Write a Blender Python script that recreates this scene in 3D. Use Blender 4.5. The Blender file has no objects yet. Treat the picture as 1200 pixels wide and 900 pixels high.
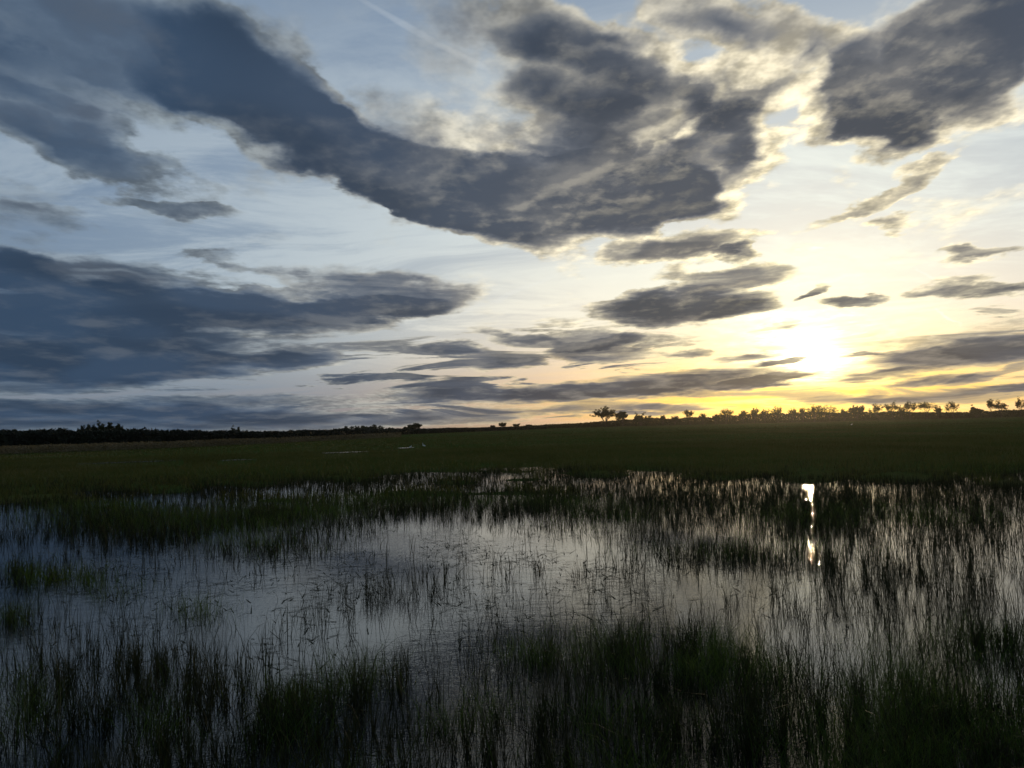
import bpy, math, random
import numpy as np
from mathutils import Matrix, Vector

random.seed(7)
rng = np.random.default_rng(7)
scene = bpy.context.scene
col = scene.collection
R = math.radians

# ------------------------------------------------------------------ camera
CAM_H, F_PX = 3.5, 930.0
PITCH, ROLL = R(3.05), R(1.45)
rot = Matrix.Rotation(R(90) + PITCH, 3, 'X') @ Matrix.Rotation(-ROLL, 3, 'Z')
cd = bpy.data.cameras.new('camera')
cam = bpy.data.objects.new('camera', cd)
col.objects.link(cam)
cam.matrix_world = Matrix.Translation((0, 0, CAM_H)) @ rot.to_4x4()
cd.sensor_width = 36
cd.lens = F_PX / 1200 * 36
cd.clip_start = 0.1
cd.clip_end = 30000
scene.camera = cam
RN = np.array(rot)


def bearing(px, py):                       # photo pixel -> unit direction
    v = RN @ np.array([(px - 600) / F_PX, (450 - py) / F_PX, -1.0])
    return v / np.linalg.norm(v)


def azel(px, py):
    d = bearing(px, py)
    return math.degrees(math.atan2(d[0], d[1])), math.degrees(math.asin(d[2]))


def ground_to_px(x, y, z=0.0):
    p = np.stack([x, y, np.full_like(x, z - CAM_H)])
    c = RN.T @ p
    return 600 + F_PX * c[0] / -c[2], 450 - F_PX * c[1] / -c[2]


def spot(px, dist):                        # ground point at a bearing and distance
    az = azel(px, 497)[0]
    return dist * math.sin(R(az)), dist * math.cos(R(az))


SUN_AZ, SUN_EL = azel(942, 418)

# ------------------------------------------------------------------ materials


def sock(v):
    return v.s if isinstance(v, S) else v


class G:                                    # tiny expression helper for node trees
    def __init__(self, tree): self.t = tree

    def node(self, kind, **kw):
        n = self.t.nodes.new(kind)
        for k, v in kw.items(): setattr(n, k, v)
        return n

    def put(self, inp, v):
        if isinstance(v, S): self.t.links.new(v.s, inp)
        else: inp.default_value = v

    def m(self, op, *a, clamp=False):
        n = self.node('ShaderNodeMath', operation=op, use_clamp=clamp)
        for i, v in enumerate(a): self.put(n.inputs[i], v)
        return S(self, n.outputs[0])

    def vm(self, op, *a, out=0):
        n = self.node('ShaderNodeVectorMath', operation=op)
        for i, v in enumerate(a): self.put(n.inputs[i], v)
        return S(self, n.outputs[out])

    def scale(self, v, s):
        n = self.node('ShaderNodeVectorMath', operation='SCALE')
        self.put(n.inputs[0], v); self.put(n.inputs[3], s)
        return S(self, n.outputs[0])

    def xyz(self, x, y, z=0.0):
        n = self.node('ShaderNodeCombineXYZ')
        for i, v in enumerate((x, y, z)): self.put(n.inputs[i], v)
        return S(self, n.outputs[0])

    def sep(self, v):
        n = self.node('ShaderNodeSeparateXYZ'); self.put(n.inputs[0], v)
        return [S(self, o) for o in n.outputs]

    def step(self, v, a, b, lo=0.0, hi=1.0):
        n = self.node('ShaderNodeMapRange', interpolation_type='SMOOTHSTEP')
        self.put(n.inputs['Value'], v)
        for k, q in (('From Min', a), ('From Max', b), ('To Min', lo), ('To Max', hi)): self.put(n.inputs[k], q)
        return S(self, n.outputs[0])

    def noise(self, v, scale, detail=4, rough=.55, lac=2.0, color=False, distort=0.0, dim='3D'):
        n = self.node('ShaderNodeTexNoise', noise_dimensions=dim)
        self.put(n.inputs['Vector'], v)
        for k, q in (('Scale', scale), ('Detail', detail), ('Roughness', rough), ('Lacunarity', lac), ('Distortion', distort)): self.put(n.inputs[k], q)
        return S(self, n.outputs['Color' if color else 'Fac'])

    def mix(self, f, a, b):
        n = self.node('ShaderNodeMix', data_type='RGBA')
        self.put(n.inputs[0], f)
        for i, v in ((6, a), (7, b)):
            self.put(n.inputs[i], v if isinstance(v, S) else (v[0], v[1], v[2], 1))
        return S(self, n.outputs[2])


class S:
    def __init__(self, g, s): self.g, self.s = g, s
    def __add__(self, o): return self.g.m('ADD', self, o)
    def __radd__(self, o): return self.g.m('ADD', o, self)
    def __sub__(self, o): return self.g.m('SUBTRACT', self, o)
    def __rsub__(self, o): return self.g.m('SUBTRACT', o, self)
    def __mul__(self, o): return self.g.m('MULTIPLY', self, o)
    def __rmul__(self, o): return self.g.m('MULTIPLY', o, self)
    def __truediv__(self, o): return self.g.m('DIVIDE', self, o)


def new_mat(name):
    m = bpy.data.materials.new(name)
    m.use_nodes = True
    b = m.node_tree.nodes['Principled BSDF']
    return m, G(m.node_tree), b


def foliage_mat(name, c1, c2, translucent=.3, scale=1.5, rough=.6):
    m, g, b = new_mat(name)
    geo = g.node('ShaderNodeNewGeometry')
    n1 = g.noise(S(g, geo.outputs['Position']), scale, 4)
    c = g.mix(g.step(n1, .35, .65), c1, c2)
    n2 = g.noise(S(g, geo.outputs['Position']), scale * 9, 3)
    c = g.mix(g.step(n2, .5, .72, 0, .6), c, (c2[0] * 1.8, c2[1] * 1.35, c2[2] * 1.2))
    n3 = g.noise(g.vm('MULTIPLY', S(g, geo.outputs['Position']), (.5, .16, 1)), .11, 3)
    c = g.mix(g.step(n3, .5, .66, 0, .55), c, (c1[0] * .6, c1[1] * .5, c1[2] * .5))
    g.put(b.inputs['Base Color'], c)
    b.inputs['Roughness'].default_value = rough
    b.inputs['Specular IOR Level'].default_value = .08
    tr = g.node('ShaderNodeBsdfTranslucent')
    g.put(tr.inputs[0], g.mix(.5, c, (c2[0] * 1.5, c2[1] * 1.3, c2[2] * .5)))
    mx = g.node('ShaderNodeMixShader')
    mx.inputs[0].default_value = translucent
    out = m.node_tree.nodes['Material Output']
    m.node_tree.links.new(b.outputs[0], mx.inputs[1])
    m.node_tree.links.new(tr.outputs[0], mx.inputs[2])
    m.node_tree.links.new(mx.outputs[0], out.inputs[0])
    return m


M = {}
M['reed'] = foliage_mat('reed_stem', (.016, .026, .010), (.036, .040, .018), .18, .6)
M['grass'] = foliage_mat('marsh_grass', (.048, .105, .018), (.080, .130, .028), .35, .5)
M['meadow_grass'] = foliage_mat('meadow_grass', (.040, .068, .017), (.080, .086, .028), .35, .08)
M['dry'] = foliage_mat('dry_reed', (.13, .105, .06), (.20, .16, .09), .2, .3)
M['leaf'] = foliage_mat('tree_leaf', (.035, .045, .015), (.05, .055, .02), .2, .5)
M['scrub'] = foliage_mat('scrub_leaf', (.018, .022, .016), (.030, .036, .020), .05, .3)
m, g, b = new_mat('bark')
geo = g.node('ShaderNodeNewGeometry')
g.put(b.inputs['Base Color'], g.mix(g.noise(S(g, geo.outputs['Position']), 3.0, 5), (.04, .03, .022), (.09, .07, .05)))
b.inputs['Roughness'].default_value = .9
M['bark'] = m
m, g, b = new_mat('white_plumage')
geo = g.node('ShaderNodeNewGeometry')
g.put(b.inputs['Base Color'], g.mix(g.noise(S(g, geo.outputs['Position']), 12.0, 3), (.8, .8, .78), (.72, .71, .68)))
b.inputs['Roughness'].default_value = .7
M['white'] = m
m, g, b = new_mat('bird_leg')
geo = g.node('ShaderNodeNewGeometry')
g.put(b.inputs['Base Color'], g.mix(g.noise(S(g, geo.outputs['Position']), 40.0, 3), (.05, .04, .03), (.10, .08, .03)))
M['leg'] = m
m, g, b = new_mat('bill')
geo = g.node('ShaderNodeNewGeometry')
g.put(b.inputs['Base Color'], g.mix(g.noise(S(g, geo.outputs['Position']), 40.0, 3), (.6, .35, .05), (.7, .45, .08)))
M['bill'] = m

# soil and turf
m, g, b = new_mat('wet_meadow')
geo = g.node('ShaderNodeNewGeometry')
P = S(g, geo.outputs['Position'])
Pf = g.vm('MULTIPLY', P, (1.0, .45, 1.0))
n1 = g.noise(P, 1.2, 6, .65)
n2 = g.noise(Pf, .045, 4, .6)
c = g.mix(g.step(n1, .3, .7), (.042, .078, .018), (.070, .095, .026))
c = g.mix(g.step(n2, .45, .68), c, (.10, .09, .032))
n3 = g.noise(Pf, .012, 3, .6)
c = g.mix(g.step(n3, .56, .66, 0, .6), c, (.13, .105, .045))
x_, y_, z_ = g.sep(P)
c = g.mix(g.step(z_, .02, -.05), c, (.025, .020, .014))
g.put(b.inputs['Base Color'], c)
b.inputs['Roughness'].default_value = 1
b.inputs['Specular IOR Level'].default_value = 0
bp = g.node('ShaderNodeBump'); bp.inputs['Strength'].default_value = .6; bp.inputs['Distance'].default_value = .1
g.put(bp.inputs['Height'], n1); m.node_tree.links.new(bp.outputs[0], b.inputs['Normal'])
M['ground'] = m

# marsh water: dark and peaty, small wind ripples
m, g, b = new_mat('marsh_water')
geo = g.node('ShaderNodeNewGeometry')
P = S(g, geo.outputs['Position'])
b.inputs['Base Color'].default_value = (.008, .010, .008, 1)
b.inputs['IOR'].default_value = 1.333
rp = g.noise(g.vm('MULTIPLY', P, (1.0, 1.5, 1.0)), 2.6, 3, .5, distort=.3)
rp2 = g.noise(g.vm('MULTIPLY', P, (1.0, 2.2, 1.0)), 9.0, 2, .5)
rp3 = g.noise(P, 26.0, 1, .5)
calm = g.step(g.noise(P, .16, 3, .5), .38, .62, .35, 1.0)
b.inputs['Roughness'].default_value = .03
bp = g.node('ShaderNodeBump'); bp.inputs['Strength'].default_value = 1; bp.inputs['Distance'].default_value = 1
g.put(bp.inputs['Height'], (rp * .0042 + rp2 * .0022 + rp3 * .0016) * calm)
m.node_tree.links.new(bp.outputs[0], b.inputs['Normal'])
M['water'] = m

# ------------------------------------------------------------------ object helpers


def mesh_obj(name, verts, faces, mat, parent=None, smooth=False):
    me = bpy.data.meshes.new(name)
    me.from_pydata([tuple(v) for v in verts], [], faces)
    me.materials.append(mat)
    if smooth: me.polygons.foreach_set('use_smooth', [True] * len(me.polygons))
    o = bpy.data.objects.new(name, me)
    col.objects.link(o)
    o.parent = parent
    return o


def mesh_np(name, verts, tris, mat, parent=None):        # fast path for big meshes
    me = bpy.data.meshes.new(name)
    n, t = len(verts), len(tris)
    me.vertices.add(n); me.vertices.foreach_set('co', verts.astype(np.float32).ravel())
    me.loops.add(t * 3); me.loops.foreach_set('vertex_index', tris.astype(np.int32).ravel())
    me.polygons.add(t); me.polygons.foreach_set('loop_start', np.arange(0, t * 3, 3, dtype=np.int32))
    me.update(calc_edges=True)
    me.materials.append(mat)
    o = bpy.data.objects.new(name, me); col.objects.link(o); o.parent = parent
    return o


def tag(o, label=None, cat=None, group=None, kind=None):
    if label: o['label'] = label
    if cat: o['category'] = cat
    if group: o['group'] = group
    if kind: o['kind'] = kind
    return o


# ------------------------------------------------------------------ ground and water


def shore(x):                                   # where the flood ends, metres ahead
    return 47 + 4 * math.sin(x * .07 + 1) + 2 * math.sin(x * .23) + 10 * math.exp(-((x + 4) / 14) ** 2) - .10 * x * (x > 0) + .16 * min(0, x + 20)


def to_px(x, y):
    p = rot.transposed() @ Vector((x, y, -CAM_H))
    return 600 - F_PX * p.x / p.z, 450 + F_PX * p.y / p.z


# hummocks that break the water (+) and wet hollows in the meadow (-), by where they show
ISLES = [(946, 559, 34, 7, .36), (700, 557, 40, 4, .3), (850, 559, 44, 5, .3), (1045, 562, 50, 5.5, .3), (1185, 567, 40, 5, .3), (620, 562, 30, 3, .25), (80, 586, 60, 4, .25), (210, 574, 40, 3.5, .25), (410, 563, 40, 4, .25), (330, 586, 60, 4, .2),  # leading hummock is added to cover most of the sun's glint
         (215, 606, 120, 8, .17), (300, 596, 60, 8, .14), (60, 676, 58, 9, .24), (5, 728, 28, 8, .22), (880, 650, 80, 7, .17), (560, 580, 170, 6, .16), (715, 600, 34, 8, .15),
         (760, 772, 60, 12, .2), (1165, 762, 60, 9, .2), (330, 842, 40, 16, .18), (640, 575, 90, 5, .12), (1100, 640, 70, 6, .12), (1010, 592, 40, 5, .12),
         (820, 577, 46, 5, .15), (1130, 583, 60, 6, .15), (1035, 577, 26, 4, .15), (1190, 592, 40, 5, .15), (900, 590, 30, 4, .13), (760, 588, 30, 4, .12), (430, 590, 60, 5, .14), (540, 566, 30, 4, .25), (300, 571, 30, 4, .2), (480, 578, 40, 4, .2), (950, 612, 50, 6, .14), (500, 566, 40, 4, .1), (50, 600, 50, 4, .14),
         (560, 556, 60, 2.5, -.22), (600, 550, 40, 1.8, -.22), (470, 560, 50, 2.5, -.22), (380, 569, 40, 2.5, -.22), (270, 573, 60, 3, -.22), (130, 578, 60, 3, -.22),
         (690, 563, 30, 3, -.2), (1080, 571, 60, 3, -.2), (790, 568, 40, 3, -.2), (1170, 577, 40, 3, -.2)]


def ground_z(x, y):
    if y < 6.5:
        t = min(1, max(0, (6.5 - y) / 5)); t = t * t * (3 - 2 * t)
        return -.18 + 2.05 * t
    e = (y - shore(x)) / 12 + .38 * math.sin(x * .41 + 2 * math.sin(y * .23)) * math.cos(y * .32 + x * .17) + .30 * math.sin(x * 1.1 + 1.4 * math.sin(y * .7)) * math.sin(y * .8 + 1)
    e = min(1, max(0, e + .5))
    z = -.18 + .26 * e * e * (3 - 2 * e)
    if 9 < y < 110:
        px, py = to_px(x, y)
        for cx, cy, rx, ry, w in ISLES:
            q = ((px - cx) / rx) ** 2 + ((py - cy) / ry) ** 2
            if q < 6: z += w * math.exp(-q)
    if abs(x) > 90: z = max(z, -.18 + .26 * min(1, (abs(x) - 90) / 20))
    if y > 120: z += .05 * math.sin(x * .013) * math.sin(y * .011)
    return z


ys = np.concatenate([[-6000, -1500, -300, -60, -15, -4], np.arange(0, 8, .8), np.arange(9, 36, 1.8), np.arange(36, 76, .9), np.arange(77, 110, 2.2), np.geomspace(112, 14000, 45)])
xs = np.concatenate([-np.geomspace(112, 9000, 22)[::-1], np.arange(-110, 111, 1.25), np.geomspace(112, 9000, 22)])
V = [(x, y, ground_z(x, y)) for y in ys for x in xs]
nx = len(xs)
Fc = [(j * nx + i, j * nx + i + 1, (j + 1) * nx + i + 1, (j + 1) * nx + i) for j in range(len(ys) - 1) for i in range(nx - 1)]
tag(mesh_obj('ground', V, Fc, M['ground'], smooth=True), kind='structure')
V = [(x, y, 0) for y in (3.2, 25, 50, 80) for x in (-112, -56, 0, 56, 112)]
Fc = [(j * 5 + i, j * 5 + i + 1, (j + 1) * 5 + i + 1, (j + 1) * 5 + i) for j in range(3) for i in range(4)]
tag(mesh_obj('water', V, Fc, M['water']), kind='structure')

# thin strips of standing water far out in the meadow
PUDDLES = [(88, 215, 545, 1.3), (376, 432, 532, 3.0), (255, 300, 541, 1.0), (466, 486, 526, 2.5)]
for i, (px0, px1, py, w) in enumerate(PUDDLES):
    pts = []
    for k in range(13):
        px = px0 + (px1 - px0) * k / 12
        d = bearing(px, py - (px - px0) * .035)
        s = CAM_H / -d[2]
        pts.append((d[0] * s, d[1] * s, math.sin(math.pi * k / 12) ** .6))
    V = [(x, y - w * q - .1, .145) for x, y, q in pts] + [(x, y + w * q + .1, .145) for x, y, q in pts]
    Fc = [(k, k + 1, 14 + k, 13 + k) for k in range(12)]
    tag(mesh_obj('puddle', V, Fc, M['water']), kind='structure')

# ------------------------------------------------------------------ grass and reeds


def gauss(px, py, cx, cy, rx, ry, ang=0):
    a = R(ang); dx, dy = px - cx, py - cy
    u = (dx * math.cos(a) + dy * math.sin(a)) / rx
    v = (-dx * math.sin(a) + dy * math.cos(a)) / ry
    return np.exp(-(u * u + v * v))


def lump(x, y, s, seed):                          # cheap smooth value noise
    r = np.random.default_rng(seed); t = np.zeros_like(x)
    for k in range(9):
        a = r.uniform(0, 6.28); f = r.uniform(.6, 1.7) / s
        t += np.sin((x * math.cos(a) + y * math.sin(a)) * f * 6.28 + r.uniform(0, 6.28))
    return t / 4.5


def blades(n, x, y, h, w, bend, lean, z0=-.05, droop=0.0):
    """thin tapering strips, 3 segments each; returns verts and tris"""
    a = rng.uniform(0, 2 * np.pi, n)                       # facing
    b = rng.uniform(0, 2 * np.pi, n)                       # bending direction
    t = np.array([0, .4, .75, 1.0])
    H = h[:, None] * t[None]
    off = lean[:, None] * H + (bend * h)[:, None] * t[None] ** 2.4
    cx = x[:, None] + np.cos(b)[:, None] * off
    cy = y[:, None] + np.sin(b)[:, None] * off
    cz = z0 + H * (1 - droop * (t[None] ** 3)) - .25 * off * t[None]
    wd = w[:, None] * np.array([1, .85, .55])[None] * .5
    dx, dy = np.cos(a)[:, None] * wd, np.sin(a)[:, None] * wd
    L = np.stack([cx[:, :3] - dx, cy[:, :3] - dy, cz[:, :3]], -1)
    Rr = np.stack([cx[:, :3] + dx, cy[:, :3] + dy, cz[:, :3]], -1)
    tip = np.stack([cx[:, 3], cy[:, 3], cz[:, 3]], -1)[:, None]
    Vt = np.concatenate([L, Rr, tip], 1)                   # 7 verts
    base = np.array([[0, 3, 1], [3, 4, 1], [1, 4, 2], [4, 5, 2], [2, 5, 6]])
    T = base[None] + (np.arange(n) * 7)[:, None, None]
    return Vt.reshape(-1, 3), T.reshape(-1, 3)


def scatter(n, d0, d1, half=1.0, power=1.0):
    u = rng.uniform(0, 1, n)
    d = np.sqrt(d0 * d0 + (d1 * d1 - d0 * d0) * u) if power == 1 else d0 * (d1 / d0) ** u
    k = rng.uniform(-half, half, n)
    return d * k, d


def fold(px):                                      # the same mosaic goes on beyond the frame
    return 1200 - np.abs((px % 2400) - 1200)


def reed_density(px, py, x, y):
    px = fold(px)
    D = np.full_like(px, .05)
    # far sedge fringe, left to right
    D += 1.2 * gauss(px, py, 100, 572, 300, 7, -2) + 1.5 * gauss(px, py, 560, 577, 300, 12) + .75 * gauss(px, py, 1000, 566, 330, 8)
    D += .8 * gauss(px, py, 200, 618, 200, 16, -3) + .55 * gauss(px, py, 280, 640, 90, 14)
    D += .30 * gauss(px, py, 130, 590, 180, 14)
    D += .9 * gauss(px, py, 60, 676, 65, 11) + .8 * gauss(px, py, 10, 725, 30, 10)
    D += .55 * gauss(px, py, 45, 705, 10, 12) + .5 * gauss(px, py, 230, 722, 40, 10)
    D += .9 * gauss(px, py, 520, 600, 170, 10) + .7 * gauss(px, py, 720, 606, 60, 22)
    D += .22 * gauss(px, py, 340, 655, 40, 16) + .4 * gauss(px, py, 615, 668, 30, 15) + .3 * gauss(px, py, 700, 672, 60, 14)
    D += .26 * gauss(px, py, 470, 700, 90, 26) + .25 * gauss(px, py, 390, 740, 50, 20)
    # right hand hatch of stems
    D += .60 * gauss(px, py, 1010, 605, 250, 42) + .9 * gauss(px, py, 880, 652, 110, 13) + .45 * gauss(px, py, 1120, 660, 140, 40)
    D += .50 * gauss(px, py, 1040, 705, 170, 45) + .3 * gauss(px, py, 1000, 573, 300, 7)
    sh = np.array([shore(a) for a in x])
    D += 2.6 * np.exp(-((y - sh + 1.5) / 4.5) ** 2) * np.clip(.45 + .9 * lump(x, y * .7, 9, 55), 0, 1.5) * (1 - .3 * gauss(px, py, 950, 572, 60, 30))
    D += .6 * gauss(px, py, 946, 588, 60, 24) + 3.0 * gauss(px, py, 948, 604, 46, 18) + .25 * gauss(px, py, 946, 574, 16, 8) + .5 * gauss(px, py, 1120, 590, 90, 16) + .5 * gauss(px, py, 840, 588, 60, 12)
    # foreground
    fr = 1 / (1 + np.exp(-(py - 800 + 30 * np.sin(px / 90) - (px > 520) * 34) / 13))
    D += 1.0 * fr
    for cx, cy, rx, ry, w in ((30, 850, 45, 60, .7), (150, 850, 30, 60, .35), (230, 830, 28, 36, .45), (340, 840, 70, 34, .9),
                              (440, 800, 60, 24, .35), (600, 780, 60, 28, .8), (760, 775, 90, 24, 1.0), (820, 800, 40, 30, .6),
                              (920, 795, 50, 24, .8), (1050, 800, 50, 40, .5), (1160, 765, 80, 18, 1.0), (1130, 880, 150, 50, 1.0),
                              (560, 890, 110, 40, .6), (760, 890, 110, 50, .7), (960, 900, 80, 50, .7), (340, 960, 200, 30, .5),
                              (100, 960, 90, 30, .8), (850, 980, 500, 40, .7), (1090, 860, 200, 70, 1.1), (700, 860, 190, 50, .7), (900, 860, 120, 40, .4)):
        D += w * gauss(px, py, cx, cy, rx, ry)
    for cx, cy, rx, ry, w in ((870, 685, 80, 14, .6), (620, 745, 40, 14, .4), (620, 640, 190, 22, .7), (170, 700, 200, 30, .6), (950, 830, 26, 40, .25), (430, 870, 22, 30, .3), (300, 880, 25, 22, .2)):
        D *= 1 - w * gauss(px, py, cx, cy, rx, ry)
    D *= np.clip(.85 + .75 * lump(x, y, 5.0, 3), .12, 2.2) * np.clip(.8 + .9 * lump(x, y, 1.3, 4), .1, 2.4)
    return D


def bends(n):                                      # most stems nearly straight, some broken over
    b_ = rng.uniform(0, .25, n)
    k = rng.uniform(0, 1, n) < .16
    b_[k] = rng.uniform(.4, 1.1, k.sum())
    return b_


# stems: near zone
def stems(n, d0, d1, rate, hmin, hmax, wmin, wmax, sel=None):
    x, y = scatter(n, d0, d1)
    px, py = ground_to_px(x, y)
    D = reed_density(px, py, x, y) * rate
    keep = rng.uniform(0, 1, n) < D * np.clip(1 + 1.2 * lump(x, y, .5, 12), 0, 2.5)
    if sel is not None: keep &= sel(x, y, px, py)
    x, y, px, py = x[keep], y[keep], px[keep], py[keep]
    # gather stems into small tussocks
    for cell, ang_, share in ((.55, .63, .55), (.31, 1.9, .5)):
        c_, s_ = math.cos(ang_), math.sin(ang_)
        wx_, wy_ = x + .5 * lump(x, y, 3.1, 61), y + .5 * lump(x, y, 2.7, 62)
        u, v = (wx_ * c_ + wy_ * s_) / cell, (-wx_ * s_ + wy_ * c_) / cell
        gx, gy = np.floor(u), np.floor(v)
        h1 = np.abs(np.sin(gx * 12.9898 + gy * 78.233) * 43758.5453) % 1
        h2 = np.abs(np.sin(gx * 39.346 + gy * 11.135) * 24634.6345) % 1
        pull = np.where((h1 * 7.3) % 1 < share, .75, 0) * rng.uniform(.5, 1, len(x))
        du, dv = (gx + h1 - u) * cell * pull, (gy + h2 - v) * cell * pull
        x = x + du * c_ - dv * s_
        y = y + du * s_ + dv * c_
    h = rng.uniform(hmin, hmax, len(x)) * np.clip(.85 + .3 * lump(x, y, 3.0, 9), .5, 1.3)
    return x, y, px, py, h


def build_blades(name, parts, mat, label, cat):
    Vs, Ts, o = [], [], 0
    for v, t in parts:
        Vs.append(v); Ts.append(t + o); o += len(v)
    ob = mesh_np(name, np.concatenate(Vs), np.concatenate(Ts), mat)
    tag(ob, label, cat, kind='stuff')
    return ob


parts = []
x, y, px, py, h = stems(120000, 6.8, 18, .72, .25, .80, 0, 0)
n = len(x); parts.append(blades(n, x, y, h, rng.uniform(.005, .011, n), bends(n), rng.uniform(0, .24, n)))
x, y, px, py, h = stems(250000, 18, 38, .72, .22, .74, 0, 0)
n = len(x); parts.append(blades(n, x, y, h, rng.uniform(.007, .018, n), bends(n), rng.uniform(0, .22, n)))
x, y, px, py, h = stems(200000, 38, 66, .7, .2, .62, 0, 0)
n = len(x); parts.append(blades(n, x, y, h, rng.uniform(.014, .03, n), rng.uniform(0, .2, n), rng.uniform(0, .14, n)))
nst = [len(p[0]) // 7 for p in parts]
build_blades('reed_stems', parts, M['reed'], 'thin dark upright reed stems standing in the flooded shallows', 'reeds')

# greener bushy grass tussocks
parts = []
TUFTS = [(60, 678, 60, 9, 1), (8, 728, 26, 8, 1), (232, 722, 34, 8, .5), (210, 612, 130, 13, .8), (340, 842, 62, 26, 1), (640, 772, 40, 20, .7),
         (765, 772, 85, 20, 1), (820, 790, 36, 22, .9), (925, 795, 45, 18, .9), (1160, 762, 75, 14, 1), (1150, 880, 140, 50, .8), (420, 800, 60, 16, .5),
         (180, 850, 30, 40, .4), (20, 850, 40, 50, .5), (880, 650, 90, 9, .5), (1080, 805, 60, 26, .6), (720, 604, 50, 14, .4), (560, 860, 60, 24, .4),
         (960, 960, 200, 50, .6), (340, 955, 120, 30, .7), (740, 930, 60, 30, .4), (1090, 870, 170, 60, .9), (700, 870, 120, 40, .4), (950, 612, 55, 11, .8), (360, 602, 60, 7, .7), (640, 592, 50, 6, .6), (120, 596, 60, 6, .6), (1100, 612, 60, 8, .5), (300, 640, 60, 10, .4), (130, 700, 40, 8, .25), (470, 590, 120, 8, .5), (1000, 600, 120, 8, .3)]


def tuft_density(px, py, x, y):
    px = fold(px)
    D = np.zeros_like(px)
    for cx, cy, rx, ry, w in TUFTS: D += w * gauss(px, py, cx, cy, rx, ry)
    return np.clip(D * np.clip(.7 + 1.0 * lump(x, y, 1.6, 21), .0, 2), 0, 1)


for nn, d0, d1, wr, rate in ((260000, 6.8, 19, (.004, .008), .75), (360000, 19, 45, (.008, .014), .8), ):
    x, y = scatter(nn, d0, d1)
    px, py = ground_to_px(x, y)
    keep = rng.uniform(0, 1, nn) < tuft_density(px, py, x, y) * rate
    x, y = x[keep], y[keep]; n = len(x)
    h = rng.uniform(.25, .62, n)
    parts.append(blades(n, x, y, h, rng.uniform(*wr, n), rng.uniform(.15, .75, n), rng.uniform(0, .3, n)))
ntf = [len(p[0]) // 7 for p in parts]
build_blades('marsh_grass', parts, M['grass'], 'soft green tussocks of marsh grass growing out of the water', 'grass')

# floating and broken stems lying on the water
x, y = scatter(80000, 7.5, 50, .85)
px, py = ground_to_px(x, y)
px = fold(px)
D = .10 + .7 * gauss(px, py, 560, 670, 230, 45) + .5 * gauss(px, py, 330, 725, 130, 40) + .5 * gauss(px, py, 900, 670, 160, 20) + .3 * gauss(px, py, 180, 670, 200, 40)
D *= np.clip(.7 + lump(x, y, 4, 31), 0, 2)
keep = rng.uniform(0, 1, len(x)) < D
x, y = x[keep], y[keep]; n = len(x)
a = rng.uniform(0, np.pi, n); L = rng.uniform(.03, .30, n); w = rng.uniform(.003, .008, n) * (1 + y / 30)
ax, ay = np.cos(a), np.sin(a)
up = rng.uniform(.0, .09, n) * (rng.uniform(0, 1, n) < .15)
V0 = np.stack([x - ax * L - ay * w, y - ay * L + ax * w, np.full(n, .004)], -1)
V1 = np.stack([x - ax * L + ay * w, y - ay * L - ax * w, np.full(n, .004)], -1)
V2 = np.stack([x + ay * w * .8, y - ax * w * .8, .010 + up * .5], -1)
V3 = np.stack([x - ay * w * .8, y + ax * w * .8, .010 + up * .5], -1)
V4 = np.stack([x + ax * L, y + ay * L, .004 + up], -1)
Vt = np.stack([V0, V1, V2, V3, V4], 1).reshape(-1, 3)
T = (np.array([[0, 1, 2], [0, 2, 3], [3, 2, 4]])[None] + (np.arange(n) * 5)[:, None, None]).reshape(-1, 3)
build_blades('floating_stems', [(Vt, T)], M['reed'], 'broken dead stems floating on the open water', 'plant debris')

# meadow beyond the flood
parts = []
for nn, d0, d1, wr, hr in ((14000, 20, 38, (.012, .03), (.2, .5)), (170000, 38, 130, (.025, .05), (.25, .6)), (90000, 130, 330, (.07, .16), (.25, .5)), (40000, 330, 900, (.2, .5), (.25, .5))):
    x, y = scatter(nn, d0, d1, .76)
    gz = np.array([ground_z(a, b) for a, b in zip(x, y)])
    keep = gz > -.03 + .10 * (lump(x, y * .5, 7, 41))
    px, py = ground_to_px(x, y, .08)
    for p0, p1, q0, w_ in PUDDLES:
        ln = q0 - (px - p0) * .035
        keep &= ~((px > p0) & (px < p1) & (py > ln - 1) & (py < ln + 5) & (rng.uniform(0, 1, nn) < .72))
    x, y = x[keep], y[keep]; n = len(x)
    h = rng.uniform(*hr, n)
    parts.append(blades(n, x, y, h, rng.uniform(*wr, n), rng.uniform(.05, .5, n), rng.uniform(0, .2, n), z0=.0))
build_blades('meadow_grass', parts, M['meadow_grass'], 'low dark green meadow grass stretching to the tree line', 'grass')

# rough grass on the bank at the photographer's feet
x = rng.uniform(-9, 9, 15000); y = rng.uniform(-4, 6.4, 15000)
zz = np.array([ground_z(a, b) for a, b in zip(x, y)])
v, t = blades(len(x), x, y, rng.uniform(.06, .2, len(x)), rng.uniform(.004, .008, len(x)), rng.uniform(.1, .6, len(x)), rng.uniform(0, .3, len(x)), z0=0)
v[:, 2] += np.repeat(zz, 7) - .01
build_blades('bank_grass', [(v, t)], M['grass'], 'short grass on the raised bank beside the flood', 'grass')

# ------------------------------------------------------------------ trees and scrub


def leaf_cloud(cent, rad, n, size):
    """n small random triangles in an ellipsoid"""
    v = rng.normal(size=(n, 3)); v /= np.linalg.norm(v, axis=1)[:, None]
    v *= rng.uniform(0, 1, n)[:, None] ** .45
    c = np.array(cent)[None] + v * np.array(rad)[None]
    tri = rng.normal(size=(n, 3, 3)) * size
    return (c[:, None] + tri).reshape(-1, 3)


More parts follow.
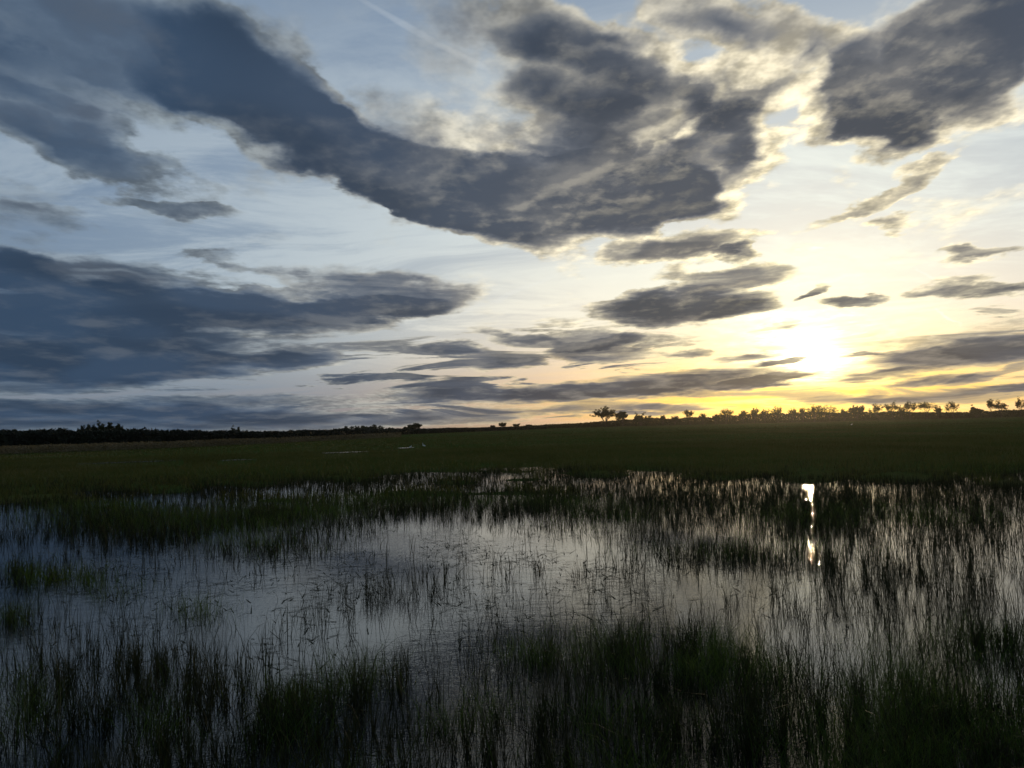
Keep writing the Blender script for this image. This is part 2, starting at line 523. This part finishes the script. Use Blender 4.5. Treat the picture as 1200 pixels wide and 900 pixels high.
def tube(V, Fc, p, q, r0, r1, k=5):
    p, q = np.array(p, float), np.array(q, float)
    d = q - p; L = np.linalg.norm(d)
    if L < 1e-6: return
    d /= L
    a = np.cross(d, [0, 0, 1] if abs(d[2]) < .9 else [1, 0, 0]); a /= np.linalg.norm(a); b2 = np.cross(d, a)
    s = len(V)
    for c, r in ((p, r0), (q, r1)):
        for i in range(k):
            t = 2 * math.pi * i / k
            V.append(tuple(c + (a * math.cos(t) + b2 * math.sin(t)) * r))
    for i in range(k): Fc.append((s + i, s + (i + 1) % k, s + k + (i + 1) % k, s + k + i))


def make_tree(name, px, dist, height, width, form, label, cat, group=None):
    x, y = spot(px, dist)
    z = ground_z(x, y)
    root = bpy.data.objects.new(name, None); col.objects.link(root)
    root.location = (x, y, z - .2)
    tag(root, label, cat, group)
    H, W = height + .2, width / 2
    TV, TF, CV, CF = [], [], [], []
    leaves = []
    rr = random.Random(int(px * 13 + dist))
    r0 = H * .022 + .05

    def limb(p, d, L, r, depth):
        p = np.array(p, float); d = np.array(d, float); d /= np.linalg.norm(d)
        segs = 3
        for s in range(segs):
            d2 = d + np.array([rr.gauss(0, .13), rr.gauss(0, .13), rr.gauss(.03, .08)]); d2 /= np.linalg.norm(d2)
            q = p + d2 * L / segs; rn = r * .8
            if depth == 0: tube(TV, TF, p, q, r, rn, 7)
            else: tube(CV, CF, p, q, r, rn, 3 if depth > 1 else 4)
            if depth >= 1 and depth < 3 and (s > 0 or depth > 1):
                for _ in range(2):
                    sp = .75 if form != 'poplar' else .35
                    nd = d2 + np.array([rr.gauss(0, sp), rr.gauss(0, sp), rr.gauss(.1, .3)])
                    limb(q, nd, L * rr.uniform(.45, .65), rn * .55, depth + 1)
            p, d, r = q, d2, rn
        if depth >= 2: ends.append(p)
        return p

    ends = []
    trunkf = {'round': .28, 'flat': .5, 'bare': .35, 'poplar': .15, 'bush': .08}[form]
    top = limb((0, 0, 0), (rr.gauss(0, .05), rr.gauss(0, .05), 1), H * trunkf, r0, 0)
    nl = {'round': 8, 'flat': 8, 'bare': 8, 'poplar': 7, 'bush': 9}[form]
    for i in range(nl):
        a = 6.28 * i / nl + rr.uniform(-.4, .4)
        if form == 'poplar': sp, L = .22, H * .5
        elif form == 'flat': sp, L = rr.uniform(.4, 1.3), W * rr.uniform(.6, .9)
        elif form == 'bush': sp, L = rr.uniform(.5, 1.6), W * rr.uniform(.5, .8)
        else: sp, L = rr.uniform(.25, 1.1), H * .36
        limb(top - np.array([0, 0, rr.uniform(0, H * trunkf * .3)]), (math.cos(a) * sp, math.sin(a) * sp, 1), L, r0 * .5, 1)
    E = np.array(ends)
    # fit the branching into the crown's own height and breadth
    allc = np.array(CV)
    zt = np.percentile(E[:, 2], 95); cr = np.percentile(np.hypot(E[:, 0], E[:, 1]), 88) + 1e-6
    sx = W / cr * .95
    z1 = top[2] * .9

    def fit(A):
        A = A.copy(); f = np.clip((A[:, 2] - z1 * .8) / (z1 * .4 + .1), 0, 1)
        A[:, 0] *= 1 + (sx - 1) * f; A[:, 1] *= 1 + (sx - 1) * f
        A[:, 2] = np.where(A[:, 2] > z1, z1 + (A[:, 2] - z1) * (H * .98 - z1) / (zt - z1), A[:, 2])
        return A
    allc = fit(allc); E = fit(E)
    n_leaf = {'round': 60, 'flat': 34, 'bare': 26, 'poplar': 26, 'bush': 44}[form]
    ls = dist / 930 * .30
    LV = []
    for e in E:
        LV.append(leaf_cloud(e, (W * .09 + .3,) * 2 + (H * .035 + .2,), n_leaf, min(ls, {'round': .26, 'bush': .26}.get(form, .17))))
    LV = np.concatenate(LV)
    # branches and leaves make one crown mesh
    nb = len(allc)
    verts = [tuple(v) for v in allc] + [tuple(v) for v in LV]
    faces = CF + [(nb + 3 * i, nb + 3 * i + 1, nb + 3 * i + 2) for i in range(len(LV) // 3)]
    c = mesh_obj('crown', verts, faces, M['bark'], root)
    c.data.materials.append(M['leaf'])
    mi = np.zeros(len(faces), dtype=np.int32); mi[len(CF):] = 1
    c.data.polygons.foreach_set('material_index', mi)
    mesh_obj('trunk', TV, TF, M['bark'], root)
    return root


TD = 900.0
mpx = TD / F_PX


def hor(px): return 499.6 - (px - 600) * math.tan(ROLL)


RIGHT = [  # photo x, top y, width px, form, label
    (710, 480.5, 27, 'round', 'tallest leafy tree at the left end of the sunset tree line', 'tree'),
    (731, 485, 16, 'round', 'smaller round tree directly right of the tallest leafy tree', 'tree'),
    (751, 488, 20, 'bush', 'wide low bush right of the pair of leafy trees', 'bush'),
    (777, 489, 6, 'poplar', 'slim pointed sapling in the low gap left of the stalked tree', 'tree'),
    (791, 489.5, 8, 'poplar', 'short pointed sapling nearest left of the small stalked tree', 'tree'),
    (809, 483, 12, 'flat', 'small tree with a tuft crown on a thin stalk, left of the sun', 'tree'),
    (824, 487, 7, 'poplar', 'thin upright tree just right of the small stalked tree', 'tree'),
    (838, 488, 8, 'poplar', 'short upright tree midway between the stalked tree and the glow under the sun', 'tree'),
    (851, 482, 13, 'bare', 'bare tree rising clear of the hedge, left of the bright glow', 'tree'),
    (871, 484, 9, 'bare', 'bare tree at the left edge of the row beneath the sun', 'tree'),
    (884, 481.5, 9, 'bare', 'thin bare tree, second in the row beneath the sun', 'tree'),
    (897, 483, 10, 'bare', 'bare tree, third in the row beneath the sun', 'tree'),
    (912, 480, 12, 'bare', 'taller bare tree left of the sun in the row beneath it', 'tree'),
    (928, 482, 11, 'bare', 'bare tree just left of directly under the sun', 'tree'),
    (941, 481, 10, 'bare', 'bare tree directly beneath the setting sun', 'tree'),
    (954, 478.5, 17, 'bare', 'broad bare tree just right of beneath the setting sun', 'tree'),
    (973, 479.5, 22, 'bare', 'wide spreading bare tree at the right end of the sunlit row', 'tree'),
    (990, 484, 9, 'bush', 'small bush between the wide bare tree and the dense round tree', 'bush'),
    (1006, 479.5, 16, 'round', 'dense round dome shaped tree right of the sun', 'tree'),
    (1031, 477, 18, 'flat', 'flat topped tree first right of the dense round tree', 'tree'),
    (1047, 476, 17, 'flat', 'flat topped tree second right of the dense round tree', 'tree'),
    (1058, 480, 8, 'bare', 'small bare tree wedged between flat topped trees', 'tree'),
    (1067, 475, 12, 'flat', 'narrow tall tree with an uneven crown left of the widest flat topped tree', 'tree'),
    (1087, 475, 26, 'flat', 'widest flat topped tree on the right of the tree line', 'tree'),
    (1101, 480, 7, 'bare', 'small bare tree at the right foot of the widest flat topped tree', 'tree'),
    (1118, 475, 12, 'bare', 'lone bare tree with one leaning limb, between the flat topped trees and the far pair', 'tree'),
    (1145, 481, 10, 'bush', 'low rounded bush between the lone bare tree and the far right pair', 'bush'),
    (1162, 473, 7, 'bare', 'tall thin bare tree, left one of the far right pair', 'tree'),
    (1174, 474.5, 13, 'flat', 'flat crowned tree, right one of the far right pair', 'tree'),
    (1195, 472.5, 11, 'bare', 'bare tree at the far right edge of the tree line', 'tree'),
]
for px, ty, wpx, form, label, cat in RIGHT:
    h_ = (hor(px) - ty + 1.3) * mpx + CAM_H
    make_tree('bush' if cat == 'bush' else 'tree', px, TD, h_, wpx * mpx * 1.05, form, label, cat, 'trees along the horizon')
MID = [
    (404, 502, 12, 'bush', 700, 'low dark bush at the left end of the middle clump', 'bush'),
    (421, 500.5, 22, 'bush', 700, 'broad low bush in the middle of the centre left clump', 'bush'),
    (438, 500, 20, 'bush', 700, 'broad low bush at the right end of the centre left clump', 'bush'),
    (457, 502.5, 11, 'bush', 700, 'faint small bush between the clump and the dome shaped tree', 'bush'),
    (487, 497.5, 17, 'round', 700, 'dark dome shaped tree standing alone left of centre', 'tree'),
    (475, 501.5, 6, 'bush', 700, 'tiny bush against the left of the dome shaped tree', 'bush'),
    (577, 499, 6, 'bare', 900, 'tiny bare tree left of the small dark tree at centre', 'tree'),
    (590, 496.5, 9, 'round', 900, 'small dark tree at the centre of the horizon', 'tree'),
    (606, 497, 9, 'bare', 900, 'small bare tree right of the small dark tree at centre', 'tree'),
    (619, 498, 7, 'bare', 900, 'smaller bare tree furthest right in the centre group', 'tree'),
    (95, 504, 7, 'bush', 330, 'small dark bush left of the tall clump above the left scrub', 'bush'),
    (107, 502.2, 10, 'round', 330, 'round dark tree at the left end of the clump above the left scrub', 'tree'),
    (117, 501, 11, 'round', 330, 'round dark tree second from the left in the clump above the left scrub', 'tree'),
    (127, 500.4, 11, 'round', 330, 'round dark tree third from the left in the clump above the left scrub', 'tree'),
    (138, 501.2, 10, 'round', 330, 'round dark tree at the right end of the clump above the left scrub', 'tree'),
    (277, 503.5, 8, 'bush', 330, 'little round bush poking above the scrub left of centre', 'bush'),
]
for px, ty, wpx, form, d, label, cat in MID:
    k = d / F_PX
    make_tree('bush' if cat == 'bush' else 'tree', px, d, (hor(px) - ty) * k + CAM_H, wpx * k, form, label, cat, 'trees along the horizon')


def hedge(name, prof, dist, depth, n, size, mat, label, cat):
    """prof: (photo x, top y); fills a band of leaves from the ground to that height"""
    pxs = np.array([p[0] for p in prof], float)
    hs = np.array([(hor(p[0]) - p[1]) * (p[2] if len(p) > 2 else dist) / F_PX + CAM_H for p in prof])
    ds = np.array([(p[2] if len(p) > 2 else dist) for p in prof], float)
    azs = np.array([math.radians(azel(p, 497)[0]) for p in pxs])
    u = rng.uniform(azs[0], azs[-1], n)
    hh = np.interp(u, azs, hs) * (1 + .05 * lump(u * 900, u * 0, 12, 5) + .04 * lump(u * 900, u * 0, 2.7, 6))
    d = np.interp(u, azs, ds) + rng.uniform(0, depth, n)
    z = hh * rng.uniform(0, 1, n) ** 1.05
    c = np.stack([d * np.sin(u), d * np.cos(u), z], -1)
    tri = (c[:, None] + rng.normal(size=(n, 3, 3)) * size).reshape(-1, 3)
    tri[:, 2] = np.maximum(tri[:, 2], -.1)
    ob = mesh_np(name, tri, np.arange(n * 3).reshape(-1, 3), mat)
    tag(ob, label, cat, kind='stuff')


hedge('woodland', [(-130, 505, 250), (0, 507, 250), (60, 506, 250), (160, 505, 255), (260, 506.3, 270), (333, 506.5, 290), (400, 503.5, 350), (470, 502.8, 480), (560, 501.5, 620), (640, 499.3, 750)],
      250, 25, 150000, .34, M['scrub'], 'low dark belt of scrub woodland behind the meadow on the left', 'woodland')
hedge('undergrowth', [(610, 499.6), (690, 495.5), (705, 494), (740, 491.5), (765, 490), (785, 491.5), (810, 489), (835, 489.5), (850, 486), (865, 487.5), (880, 485), (895, 486), (912, 483.8), (926, 485.5), (945, 483.8), (960, 482.8), (980, 484.6), (1010, 483.3), (1025, 484.5), (1045, 482.5), (1060, 483.5), (1120, 484), (1160, 482.5), (1210, 480.5), (1330, 478)],
      900, 30, 120000, .5, M['leaf'], 'dark bushy undergrowth filling the foot of the far tree line', 'undergrowth')
hedge('dry_reeds', [(-130, 521, 205), (0, 522, 210), (100, 519.5, 215), (200, 517, 220), (260, 514.5, 235), (330, 513, 255), (470, 507, 330)],
      205, 14, 26000, .16, M['dry'], 'pale brown strip of dry reeds along the foot of the scrub', 'reeds')

# ------------------------------------------------------------------ birds


def make_bird(px, py, hgt, facing, label):
    d = bearing(px, py); s = CAM_H / -d[2]
    root = bpy.data.objects.new('bird', None); col.objects.link(root)
    root.location = (d[0] * s, d[1] * s, .08); root.rotation_euler = (0, 0, facing)
    tag(root, label, 'bird', 'white birds out on the meadow')
    k = hgt / .9
    sk = [((-.30, 0, .42), .035), ((-.12, 0, .47), .11), ((.08, 0, .50), .12), ((.20, 0, .56), .07), ((.24, 0, .68), .035), ((.20, 0, .78), .028), ((.24, 0, .87), .036), ((.29, 0, .87), .03)]
    me = bpy.data.meshes.new('body')
    me.from_pydata([tuple(np.array(p) * k) for p, r in sk], [(i, i + 1) for i in range(len(sk) - 1)], [])
    me.materials.append(M['white'])
    o = bpy.data.objects.new('body', me); col.objects.link(o); o.parent = root
    md = o.modifiers.new('skin', 'SKIN')
    for v, (p, r) in zip(me.skin_vertices[0].data, sk): v.radius = (r * k, r * k)
    me.skin_vertices[0].data[2].use_root = True
    sb = o.modifiers.new('sub', 'SUBSURF'); sb.levels = sb.render_levels = 2
    V, Fc = [], []
    tube(V, Fc, np.array((.31, 0, .87)) * k, np.array((.43, 0, .85)) * k, .012 * k, .003 * k, 6)
    mesh_obj('bill', V, Fc, M['bill'], root)
    for sy in (-.05, .05):
        V, Fc = [], []
        tube(V, Fc, np.array((.02, sy, .42)) * k, np.array((-.01, sy, .22)) * k, .010 * k, .008 * k)
        tube(V, Fc, np.array((-.01, sy, .22)) * k, np.array((.02, sy, .0)) * k, .008 * k, .008 * k)
        tube(V, Fc, np.array((.02, sy, .005)) * k, np.array((.09, sy, .005)) * k, .006 * k, .003 * k)
        mesh_obj('leg', V, Fc, M['leg'], root)


make_bird(497, 526.5, 1.0, 2.6, 'larger white bird standing alone in the wet meadow left of centre')
make_bird(481, 527, .7, .4, 'small pale bird left of the larger white bird in the meadow')
make_bird(998, 499.5, 1.15, .2, 'white bird far out in the field below the dense round tree')

# ------------------------------------------------------------------ sky
world = bpy.data.worlds.new('World'); scene.world = world
world.use_nodes = True
g = G(world.node_tree)
bg = world.node_tree.nodes['Background']
BG = .1
bg.inputs['Strength'].default_value = BG
sky = g.node('ShaderNodeTexSky', sky_type='NISHITA', sun_disc=False)
sky.sun_elevation = R(SUN_EL); sky.sun_rotation = R(SUN_AZ); sky.altitude = 50; sky.air_density = 1.0; sky.dust_density = 1.5; sky.ozone_density = 1.5
tc = g.node('ShaderNodeTexCoord')
D = S(g, tc.outputs['Generated'])
dx, dy, dz = g.sep(D)
az = g.m('ARCTAN2', dx, dy) * 57.2958
el = g.m('ARCSINE', dz) * 57.2958
den = g.m('MAXIMUM', dz, 0.0) + .12
Q = g.xyz(dx / den, dy / den, 0.0)                       # position on the cloud deck
Qs = g.vm('MULTIPLY', Q, (1.0, .85, 1.0))
w1 = g.noise(Qs, 1.5, 1, .5, color=True, dim='2D')
w2 = g.noise(Qs, 4.2, 5, .54, color=True, dim='2D')
w1x, w1y, _ = g.sep(w1); w2x, w2y, _ = g.sep(w2)
amp = g.step(el, 1, 20, .16, 1.0)
azw = az + amp * ((w1x - .5) * 3 + (w2x - .5) * 6)
elw = el + amp * ((w1y - .5) * 1.5 + (w2y - .5) * 3.6)
PW = g.xyz(azw, elw, 1.0)

sd = bearing(942, 418)
cosang = g.vm('DOT_PRODUCT', D, tuple(sd), out=1)
ang = g.m('ARCCOSINE', g.m('MINIMUM', cosang, .999999)) * 57.2958


def ell(table, P):
    acc = None
    for cx, cy, rx, ry, a, w in table:
        a0, e0 = azel(cx, cy)
        ca, sa = math.cos(R(a)), math.sin(R(a))
        a1, e1 = azel(cx + rx * ca, cy + rx * sa)
        A = math.hypot(a1 - a0, e1 - e0); th = math.atan2(e1 - e0, a1 - a0)
        a2, e2 = azel(cx + ry * sa, cy - ry * ca)
        B = math.hypot(a2 - a0, e2 - e0)
        A *= 1.45; B *= 1.45; k = 1.2 * w; ct, st = math.cos(th), math.sin(th)
        u = g.vm('DOT_PRODUCT', P, (ct / A, st / A, -(a0 * ct + e0 * st) / A), out=1)
        v = g.vm('DOT_PRODUCT', P, (-st / B, ct / B, (a0 * st - e0 * ct) / B), out=1)
        r2 = g.m('MULTIPLY_ADD', u, u, v * v)
        c = g.m('MAXIMUM', g.m('MINIMUM', g.m('MULTIPLY_ADD', r2, -k, k), w), 0.0)
        acc = c if acc is None else g.m('ADD', acc, c)
    return acc


DARK = [
    (110, 48, 250, 62, 12, 1.0), (300, 95, 110, 34, 28, .8), (370, 165, 160, 38, 22, .95), (480, 200, 150, 40, 15, 1.0), (600, 228, 190, 42, 3, 1.15),
    (700, 222, 90, 42, -3, .9), (560, 262, 90, 20, 14, .8), (320, 140, 90, 25, 10, .6), (560, 165, 110, 25, 10, .45),
    (620, 30, 100, 34, 15, .75), (680, 90, 85, 52, 10, .8), (640, 130, 60, 30, 0, .5), (740, 130, 60, 50, 0, .5), (720, 180, 80, 25, 0, .5),
    (850, 110, 70, 38, -15, .95), (820, 190, 55, 55, 0, .95), (880, 180, 35, 30, 0, .5), (790, 235, 50, 22, -20, .6),
    (470, 118, 60, 20, 20, .4), (520, 50, 30, 34, 0, .35), (640, 180, 80, 30, 0, .5), (915, 423, 34, 3.5, -8, 1.1), (1000, 418, 30, 2.5, -5, .7), (905, 385, 30, 3, -8, .6),
    (880, 25, 110, 32, 8, .8), (790, 38, 80, 25, 0, .4),
    (1090, 70, 150, 55, -30, 1.1), (1180, 20, 120, 60, -20, 1.0), (1040, 140, 55, 42, -10, 1.0), (990, 120, 50, 40, 0, .7), (1120, 110, 90, 35, -32, .8), (975, 60, 40, 40, 0, .4),
    (50, 150, 120, 34, 25, .65), (110, 185, 110, 26, 20, .5), (190, 243, 70, 9, 8, .7), (50, 95, 90, 25, 30, .3), (30, 265, 90, 12, 5, .55),
    (270, 307, 75, 6, 9, .5),
    (15, 310, 50, 20, 8, 1.0), (110, 345, 180, 32, 3, 1.0), (290, 362, 180, 21, 2, 1.05), (455, 340, 90, 22, 4, 1.0), (430, 362, 90, 12, 0, .7),
    (60, 385, 160, 26, 2, .9), (260, 392, 110, 13, 2, .8), (80, 422, 180, 20, 1, 1.0), (60, 445, 130, 14, -2, .8), (350, 421, 42, 11, -4, .9), (220, 425, 120, 16, 0, .6),
    (20, 360, 120, 60, 0, .3),
    (60, 490, 300, 16, 1, .9), (330, 482, 160, 18, 0, .45), (130, 475, 200, 9, -2, .35),
    (800, 360, 92, 18, -3, 1.6), (845, 325, 68, 13, -2, 1.0), (790, 290, 72, 15, -6, 1.0), (865, 300, 24, 7, 0, .9),
    (530, 409, 36, 8, 0, .9), (620, 397, 38, 7, 3, .8), (580, 388, 20, 4, 0, .5), (705, 402, 52, 7, -8, .9), (702, 415, 55, 8, 0, .9), (590, 427, 36, 6, -5, .9), (805, 415, 26, 4, 0, .7),
    (875, 418, 40, 4, -6, .8), (770, 450, 150, 11, -5, 1.0), (640, 462, 150, 10, -2, .8), (895, 447, 50, 6, -8, 1.0), (510, 460, 60, 7, 0, .6), (540, 488, 90, 8, -4, .6),
    (700, 478, 60, 6, -3, .8), (790, 478, 34, 5, 0, .8), (1030, 440, 50, 6, -6, .9), (1150, 412, 120, 14, -6, 1.1), (1170, 436, 60, 5, -14, .8), (1085, 447, 45, 5, -8, .8),
    (1130, 465, 110, 7, -2, .5), (985, 470, 70, 5, 0, .4), (1180, 380, 60, 8, -10, .4),
    (1015, 240, 80, 8, -20, .65), (1085, 200, 40, 10, -20, .6), (1050, 259, 38, 7, -12, .65), (1155, 297, 50, 6, -6, .7), (1145, 341, 70, 8, -2, .85), (1120, 328, 35, 5, -6, .5),
    (1002, 352, 34, 5, -8, .8), (958, 342, 18, 5, -30, .8),
]
THIN = [   # places where the deck thins and glows
    (510, 130, 40, 30, 40, .45), (585, 150, 60, 40, 10, .35), (600, 190, 60, 14, -10, .3),
    (700, 118, 40, 20, 20, .15), (770, 165, 50, 20, -25, .55), (820, 72, 70, 22, 5, .7), (730, 70, 60, 10, 10, .2), (745, 215, 50, 14, 0, .4),
    (770, 255, 40, 18, 0, .5), (900, 60, 50, 16, -40, .6), (945, 110, 26, 50, 10, .7), (905, 160, 30, 40, 20, .6), (880, 235, 50, 30, -30, .5), (985, 30, 30, 22, 0, .5),
    (650, 190, 60, 14, 20, .3), (680, 40, 40, 10, 30, .2), (800, 150, 60, 10, -60, .4), (860, 195, 40, 10, -30, .5), (120, 110, 120, 12, 22, .4), (230, 150, 60, 14, 20, .4), (330, 180, 40, 14, 20, .3), (420, 200, 60, 8, 12, .3), (385, 50, 60, 20, 20, .2),
    (150, 330, 90, 7, 4, .4), (330, 345, 60, 6, 4, .45), (230, 388, 120, 6, 2, .5), (40, 402, 110, 5, 2, .4), (330, 430, 80, 8, 0, .3), (20, 340, 40, 8, 0, .4),
]
mask = ell(DARK, PW)
thin = ell(THIN, PW)
# broken flat cloudlets low down
strk = g.noise(g.xyz(az * .055, el * .55, 3.1), 1.7, 6, .60, distort=.5, dim='2D')
cover = g.step(el, -.2, 1.0) * g.step(el, 9.5, 3.5) * g.step(az, -30, -8, .35, 1)
mask = g.m('MAXIMUM', mask, g.step(strk, .47, .60) * cover * g.step(ang, 5, 14, .35, 1) * .8)
# out of view: an invented broken deck, thickness set for the ground's fill light
outside = g.step(el, 31, 46) + g.step(g.m('ABSOLUTE', az), 38, 65)
gen = g.step(g.noise(Qs, .8, 4, .55, dim='2D'), .34, .58)
mask = mask + g.m('MINIMUM', outside, 1.0) * (gen * .55 + .30)
mask = g.m('MINIMUM', mask, 1.6)

fb = g.noise(Qs, 3.0, 6, .56, dim='2D')
fb_fine = g.noise(Qs, 13.0, 3, .6, dim='2D')
# the same field a little nearer the sun: relief on the lit side
sq = (sd[0] / (sd[2] + .12), sd[1] / (sd[2] + .12))
toS = g.vm('NORMALIZE', g.vm('SUBTRACT', (sq[0], sq[1] * .85, 0.0), Qs))
Qo = g.vm('ADD', Qs, g.scale(toS, .035))
fb2 = g.noise(Qo, 3.0, 6, .56, dim='2D')
relief = fb - fb2

hi = g.step(el, 3, 13)                                    # low flat clouds are crisper
sunny = g.step(ang, 34, 9)
softn = g.step(w1x, .40, .62)
tau = mask + (strk - .5) * g.step(el, 16, 7, .0, 1.5) * g.step(mask, 0, .5) + (fb - .5) * (hi * 1.9 + .35) * g.step(mask, .6, 1.35, 1.0, .32) + (fb_fine - .5) * (hi * .10 + .06)
a1 = .40 + hi * .12 + softn * .60 * (1.0 - sunny * .6) * (hi * .8 + .2)
alpha = g.m('POWER', g.step(tau, .06, a1), 1.0)
tk = tau - thin * (fb * 2.6 - .65) + (1.0 - hi) * .22
thick = g.step(tk, -.05, 1.2)
deep = g.step(tk, .6, 1.45)

# clear air: Nishita blue with a sheet of thin high cirrus
near = g.m('POWER', 2.718, ang * (-1 / 8.0))
mid_ = g.m('POWER', 2.718, ang * (-1 / 26.0))
cir = g.noise(g.vm('MULTIPLY', g.vm('ADD', Q, g.scale(w1, .25)), (.6, 1.3, 1.0)), 1.3, 7, .68, distort=.35, dim='2D')
fib = g.step(cir, .38, .64)
cirrus = fib * g.step(el, 34, 14, .10, 1.0)
veil_hi = g.mix(mid_, (.34, .42, .49), (.95, .97, .88))
veil_hi = g.mix(g.step(el, 15, 5) * g.step(ang, 40, 14), veil_hi, (.88, .80, .64))
veil_hi = g.mix(near, veil_hi, (1.0, .95, .70))
low = g.step(el, 8.0, .6)
veil_lo = g.mix(g.step(ang, 40, 8), (.10, .145, .21), (.86, .52, .22))
veil_lo = g.mix(g.step(ang, 20, 1), veil_lo, (1.45, .84, .09))
veil_col = g.mix(low, veil_hi, veil_lo)
up10 = 1.0 / BG
clear = g.vm('ADD', g.scale(S(g, sky.outputs[0]), BG * .35), g.mix(mid_, (.065, .110, .20), (.20, .29, .40)))
air = g.mix(g.step(ang, 60, 8, .12, .62) * g.step(el, 32, 20, .35, 1) + cirrus * .45 - .05, clear, veil_col)

# old vapour trails
trail = ell([(490, 38, 62, 3.2, 27, .5), (545, 68, 24, 3.5, 28, .7), (1112, 372, 17, 1.6, 32, 1.0), (1085, 322, 18, 1.2, 25, .6), (600, 345, 60, 2.5, -22, .35), (1010, 370, 70, 2, 28, .3)],
            g.xyz(az + (w2x - .5) * 1.2, el + (w2y - .5) * .8, 1.0))
air = g.mix(trail * .32, air, g.mix(mid_, (.5, .55, .6), (1.1, 1.1, 1.0)))

# cloud: thin edges pass light, blue grey bodies
rim = g.mix(g.step(ang, 46, 12), (.20, .24, .27), (.86, .77, .58))
rim = g.mix(near, rim, (1.8, 1.5, .75))
rim = g.scale(rim, g.step(fb * .6 + fb_fine * .6, .42, .80, .42, 1.35))
rim = g.mix(g.step(el, 7, 1) * g.step(ang, 30, 12), rim, (1.1, .72, .22))
body = g.mix(g.step(ang, 50, 6), (.080, .118, .175), (.165, .165, .175))
core = g.mix(g.step(ang, 50, 6), (.025, .048, .088), (.060, .065, .078))
body = g.mix(deep, body, core)
body = g.scale(body, g.step(w1y, .38, .62, .85, 1.16))
body = g.mix(g.step(fb_fine * .25 + fb * 2.0, 1.05, 1.6, 0.0, .6) * g.step(ang, 45, 18, .5, 1), body, g.mix(mid_, (.12, .15, .19), (.34, .29, .22)))
lit = g.m('MINIMUM', g.m('MAXIMUM', relief * 10.0, 0.0), 1.0) * g.step(ang, 42, 16, .12, 1.0) * hi
cl = g.mix(thick, rim, body)
cl = g.mix(lit * g.step(thick, 1.0, .3, .12, 1), cl, rim)
col_ = g.mix(alpha * .97, air, cl)

# glow round the veiled sun, spread sideways through the haze
az_s, el_s = azel(950, 419)
ex = (az - az_s) * .62
ey = el - el_s
ang2 = g.m('SQRT', ex * ex + ey * ey) * g.step(strk + fb_fine * .5, .45, 1.0, .65, 1.5)
glow = g.m('POWER', 2.718, ang2 * (-1 / .6)) * 7.0 + g.m('POWER', 2.718, ang2 * (-1 / 2.2)) * .7
glow = glow * g.step(tau, 1.0, .25, .08, 1)
col_ = g.vm('ADD', col_, g.scale(g.mix(g.step(el, 6, 1), (1.0, .93, .66), (1.0, .75, .22)), glow))
# below the horizon: dark land
col_ = g.mix(g.step(el, -.3, -1.5), col_, (.02, .025, .015))
final = g.scale(col_, up10)
world.node_tree.links.new(final.s, bg.inputs[0])
world.cycles.sampling_method = 'NONE'

# ------------------------------------------------------------------ thin evening haze over the marsh, added for the amber glare under the sun
hm = bpy.data.materials.new('haze'); hm.use_nodes = True
hm.node_tree.nodes.clear()
ho = hm.node_tree.nodes.new('ShaderNodeOutputMaterial'); hv = hm.node_tree.nodes.new('ShaderNodeVolumePrincipled')
hv.inputs['Color'].default_value = (.98, .90, .78, 1)
hv.inputs['Density'].default_value = .000036
hv.inputs['Anisotropy'].default_value = .84
hm.node_tree.links.new(hv.outputs[0], ho.inputs['Volume'])
hx, h0, h1 = 14500, -1.2, 32
V = [(a, b_, c_) for c_ in (h0, h1) for b_ in (-hx, hx) for a in (-hx, hx)]
hz = mesh_obj('haze', V, [(0, 2, 3, 1), (4, 5, 7, 6), (0, 1, 5, 4), (1, 3, 7, 5), (3, 2, 6, 7), (2, 0, 4, 6)], hm)
tag(hz, kind='stuff')
hz['label'] = 'thin evening haze over the marsh and tree line, added for the glare under the sun'; hz['category'] = 'haze'

# ------------------------------------------------------------------ sun lamp
sl = bpy.data.lights.new('sun', 'SUN')
sl.energy = .5; sl.angle = R(.6); sl.color = (1, .78, .48)
so = bpy.data.objects.new('sun', sl); col.objects.link(so)
so.rotation_euler = Vector(tuple(sd)).to_track_quat('Z', 'Y').to_euler()

scene.render.engine = 'CYCLES'
scene.cycles.max_bounces = 6
scene.cycles.sample_clamp_indirect = 4
vs = scene.view_settings
vs.view_transform = 'Standard'; vs.look = 'None'; vs.gamma = 1; vs.exposure = .2; vs.use_curve_mapping = False
